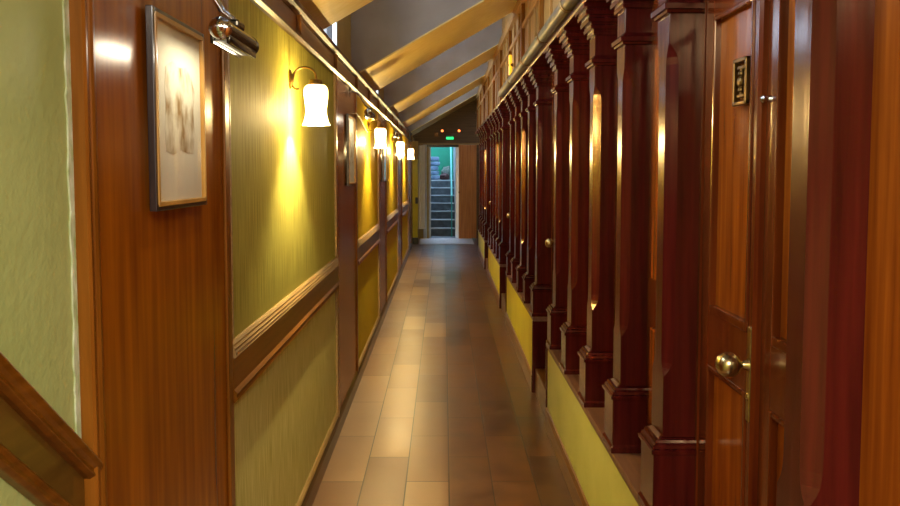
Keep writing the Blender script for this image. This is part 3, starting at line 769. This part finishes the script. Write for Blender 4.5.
# pale sheet at the threshold: daylight on the floor put into its colour
bm = new(); box(bm, -.48, .57, 15.1, 16.22, fz(15.1)+.001, fz(16.28)+.008, .002)
for v in bm.verts: v.co.z = fz(v.co.y) + (.010 if v.co.z > fz(15.6) else -.002)
tag(obj('door_mat', bm, M['threshold_light']), 'pale sheet standing in for daylight on the floor before the far doorway', 'mat')
# signs and emergency lights
ex = thing('exit_sign', (.12, e0-.05, 2.13), 'small green glowing exit sign over the far doorway', 'exit sign')
bm = new(); box(bm, .03, .21, e0-.05, e0, 2.12, 2.23, .006); obj('sign_body', bm, M['black'], ex)
bm = new(); box(bm, .045, .195, e0-.056, e0-.049, 2.135, 2.19, .003); tag(obj('sign_face', bm, M['exit'], ex), 'lit green face')
em = thing('emergency_light', (.13, e0-.05, 2.25), 'twin headed emergency light above the green sign', 'emergency light')
bm = new(); box(bm, .0, .27, e0-.06, e0, 2.26, 2.34, .006); obj('lamp_body', bm, M['darkboard'], em)
for sx in (-.035, .305):
    bm = new(); lathe(bm, [(.02, e0), (.035, e0-.02), (.04, e0-.06)], sx, 2.31, 16, 'Y'); hd = obj('lamp_head', bm, M['black'], em, smooth=True)
    bm = new(); lathe(bm, [(.026, e0-.061), (.026, e0-.066)], sx, 2.31, 16, 'Y'); tag(obj('lamp_lens', bm, M['redlamp'], hd), 'orange glowing lens')
bm = new(); box(bm, -.20, -.11, e0-.04, e0, 2.19, 2.28, .005)
tag(obj('junction_box', bm, M['trimwood']), 'small brown box on the header left of the emergency light', 'box')

# stairwell beyond
NS = 7; SY = 16.95; TR = .30; RI = .166
bm = new(); box(bm, -1.2, 1.2, 20.6, 20.75, 0, 3.4); tag(obj('wall_stair_back', bm, M['teal']), 'teal wall at the top of the stairs beyond the doorway', 'wall', kind='structure')
bm = new(); box(bm, -.75, -.605, e1, 20.6, 0, 3.2); tag(obj('wall_stair_left', bm, M['concrete']), 'grey wall along the left of the far stairs', 'wall', kind='structure')
bm = new(); box(bm, .238, .42, e1+.06, 20.6, 0, 3.2); tag(obj('wall_stair_right', bm, M['paleblue']), 'pale blue wall along the right of the far stairs', 'wall', kind='structure')
bm = new(); box(bm, -.60, .235, e1+.01, SY-.002, zf-.12, zf); tag(obj('floor', bm, M['concrete']), 'grey floor at the foot of the far stairs', 'floor', kind='structure')
ss = thing('staircase', (-.1, SY, zf), 'grey concrete stairs with pale nosings rising beyond the far doorway', 'staircase')
for k in range(NS):
    y = SY+TR*k; z = zf+RI*(k+1)
    bm = new(); box(bm, -.60, .235, y, y+TR if k < NS-1 else 20.597, zf-.1, z); stp = obj('stair_step', bm, M['concrete'], ss)
    bm = new(); box(bm, -.60, .235, y-.012, y+.02, z-.018, z+.004, .003); obj('nosing', bm, M['nosing'], stp)
zl = zf+RI*NS
hr = thing('handrail', (.2, SY, zf), 'teal handrail sloping up along the right of the stairs', 'handrail')
bm = new(); tube(bm, [(.16, SY-.3, zf+.85), (.16, SY-.1, zf+.92), (.16, SY+TR*NS, zl+.95), (.16, 20.0, zl+.97)], .022, 12); obj('rail', bm, M['tealrail'], hr, smooth=True)
for yy, zz, zt in ((SY-.2, zf, zf+.88), (SY+1.05, zf+RI*4-.01, zf+RI*3.5+.95), (19.9, zl, zl+.97)):
    bm = new(); tube(bm, [(.16, yy, zz), (.16, yy, zt)], .013, 10); obj('baluster', bm, M['tealrail'], hr, smooth=True)
# things on the landing
st1 = thing('stack', (-.22, 19.9, zl), 'tall stack of blue grey bundles on the left of the stair landing', 'stack')
for k in range(5):
    bm = new(); box(bm, -.38+.01*(k % 2), -.10-.02*(k % 3), 19.75, 20.1, zl+.002+.115*k, zl+.002+.115*k+.105, .03); obj('bundle', bm, M['bundle'], st1, smooth=True)
def blob(c, r, sc, seed, m, name, label, cat, grp=None):
    bm = new(); sphere(bm, (0, 0, 0), r, 20, sc); rr = random.Random(seed)
    ph = [rr.uniform(0, 6) for _ in range(6)]
    for v in bm.verts:
        q = v.co*9/r*.3
        v.co *= 1+.08*math.sin(q.x*2+ph[0])+.08*math.sin(q.z*3+ph[1])+.06*math.sin(q.y*3+ph[2])
        if v.co.z < -r*sc[2]*.75: v.co.z = -r*sc[2]*.75
    bmesh.ops.translate(bm, verts=bm.verts, vec=(c[0], c[1], c[2]+r*sc[2]*.75))
    return tag(obj(name, bm, m, smooth=True), label, cat, grp)
blob((.02, 19.6, zl+.003), .12, (1, 1, .8), 1, M['heap'], 'bag', 'dark red brown bag beside the blue stack on the landing', 'bag', 'bags on the stair landing')
blob((.07, 20.2, zl+.003), .15, (.9, 1, 1.25), 2, M['leafy'], 'bag', 'grey green bag behind the dark red bag on the landing', 'bag', 'bags on the stair landing')

# behind the camera: closing wall
bm = new(); box(bm, -1.0, 1.0, Y0-.1, Y0, -.1, 3.8); tag(obj('wall_back', bm, M['board']), 'plain wooden wall behind the viewpoint', 'wall', kind='structure')

# ------------------------------------------------------------------ light
w = bpy.data.worlds.new('World'); S.world = w; w.use_nodes = True
bg = w.node_tree.nodes['Background']; bg.inputs['Color'].default_value = (.50, .68, 1.0, 1); bg.inputs['Strength'].default_value = 4.5
# added fill light behind the viewpoint, with no fitting of its own
area('hall_fill_light', (.1, -.6, 2.30), (0, 0, 0), .9, .9, 40, (1, .93, .80))

# ------------------------------------------------------------------ camera
cd = bpy.data.cameras.new('Camera'); co = bpy.data.objects.new('Camera', cd); C.objects.link(co)
F = 800.; VX, VY, PY = 444., 171., 221.
cd.sensor_width = 36; cd.lens = F/900*36; cd.shift_y = -(253-PY)/900; cd.clip_start = .02
pitch = math.atan((PY-VY)/F); yaw = math.atan((450-VX)/math.hypot(F, PY-VY))
co.location = (0, 0, 1.5); co.rotation_euler = (PI/2-pitch, 0, -yaw)
S.camera = co
S.view_settings.view_transform = 'Standard'; S.view_settings.look = 'None'
S.view_settings.exposure = 1.5; S.view_settings.gamma = 1.0; S.view_settings.use_curve_mapping = False
for o in bpy.data.objects:
    if '_w' in o: del o['_w']
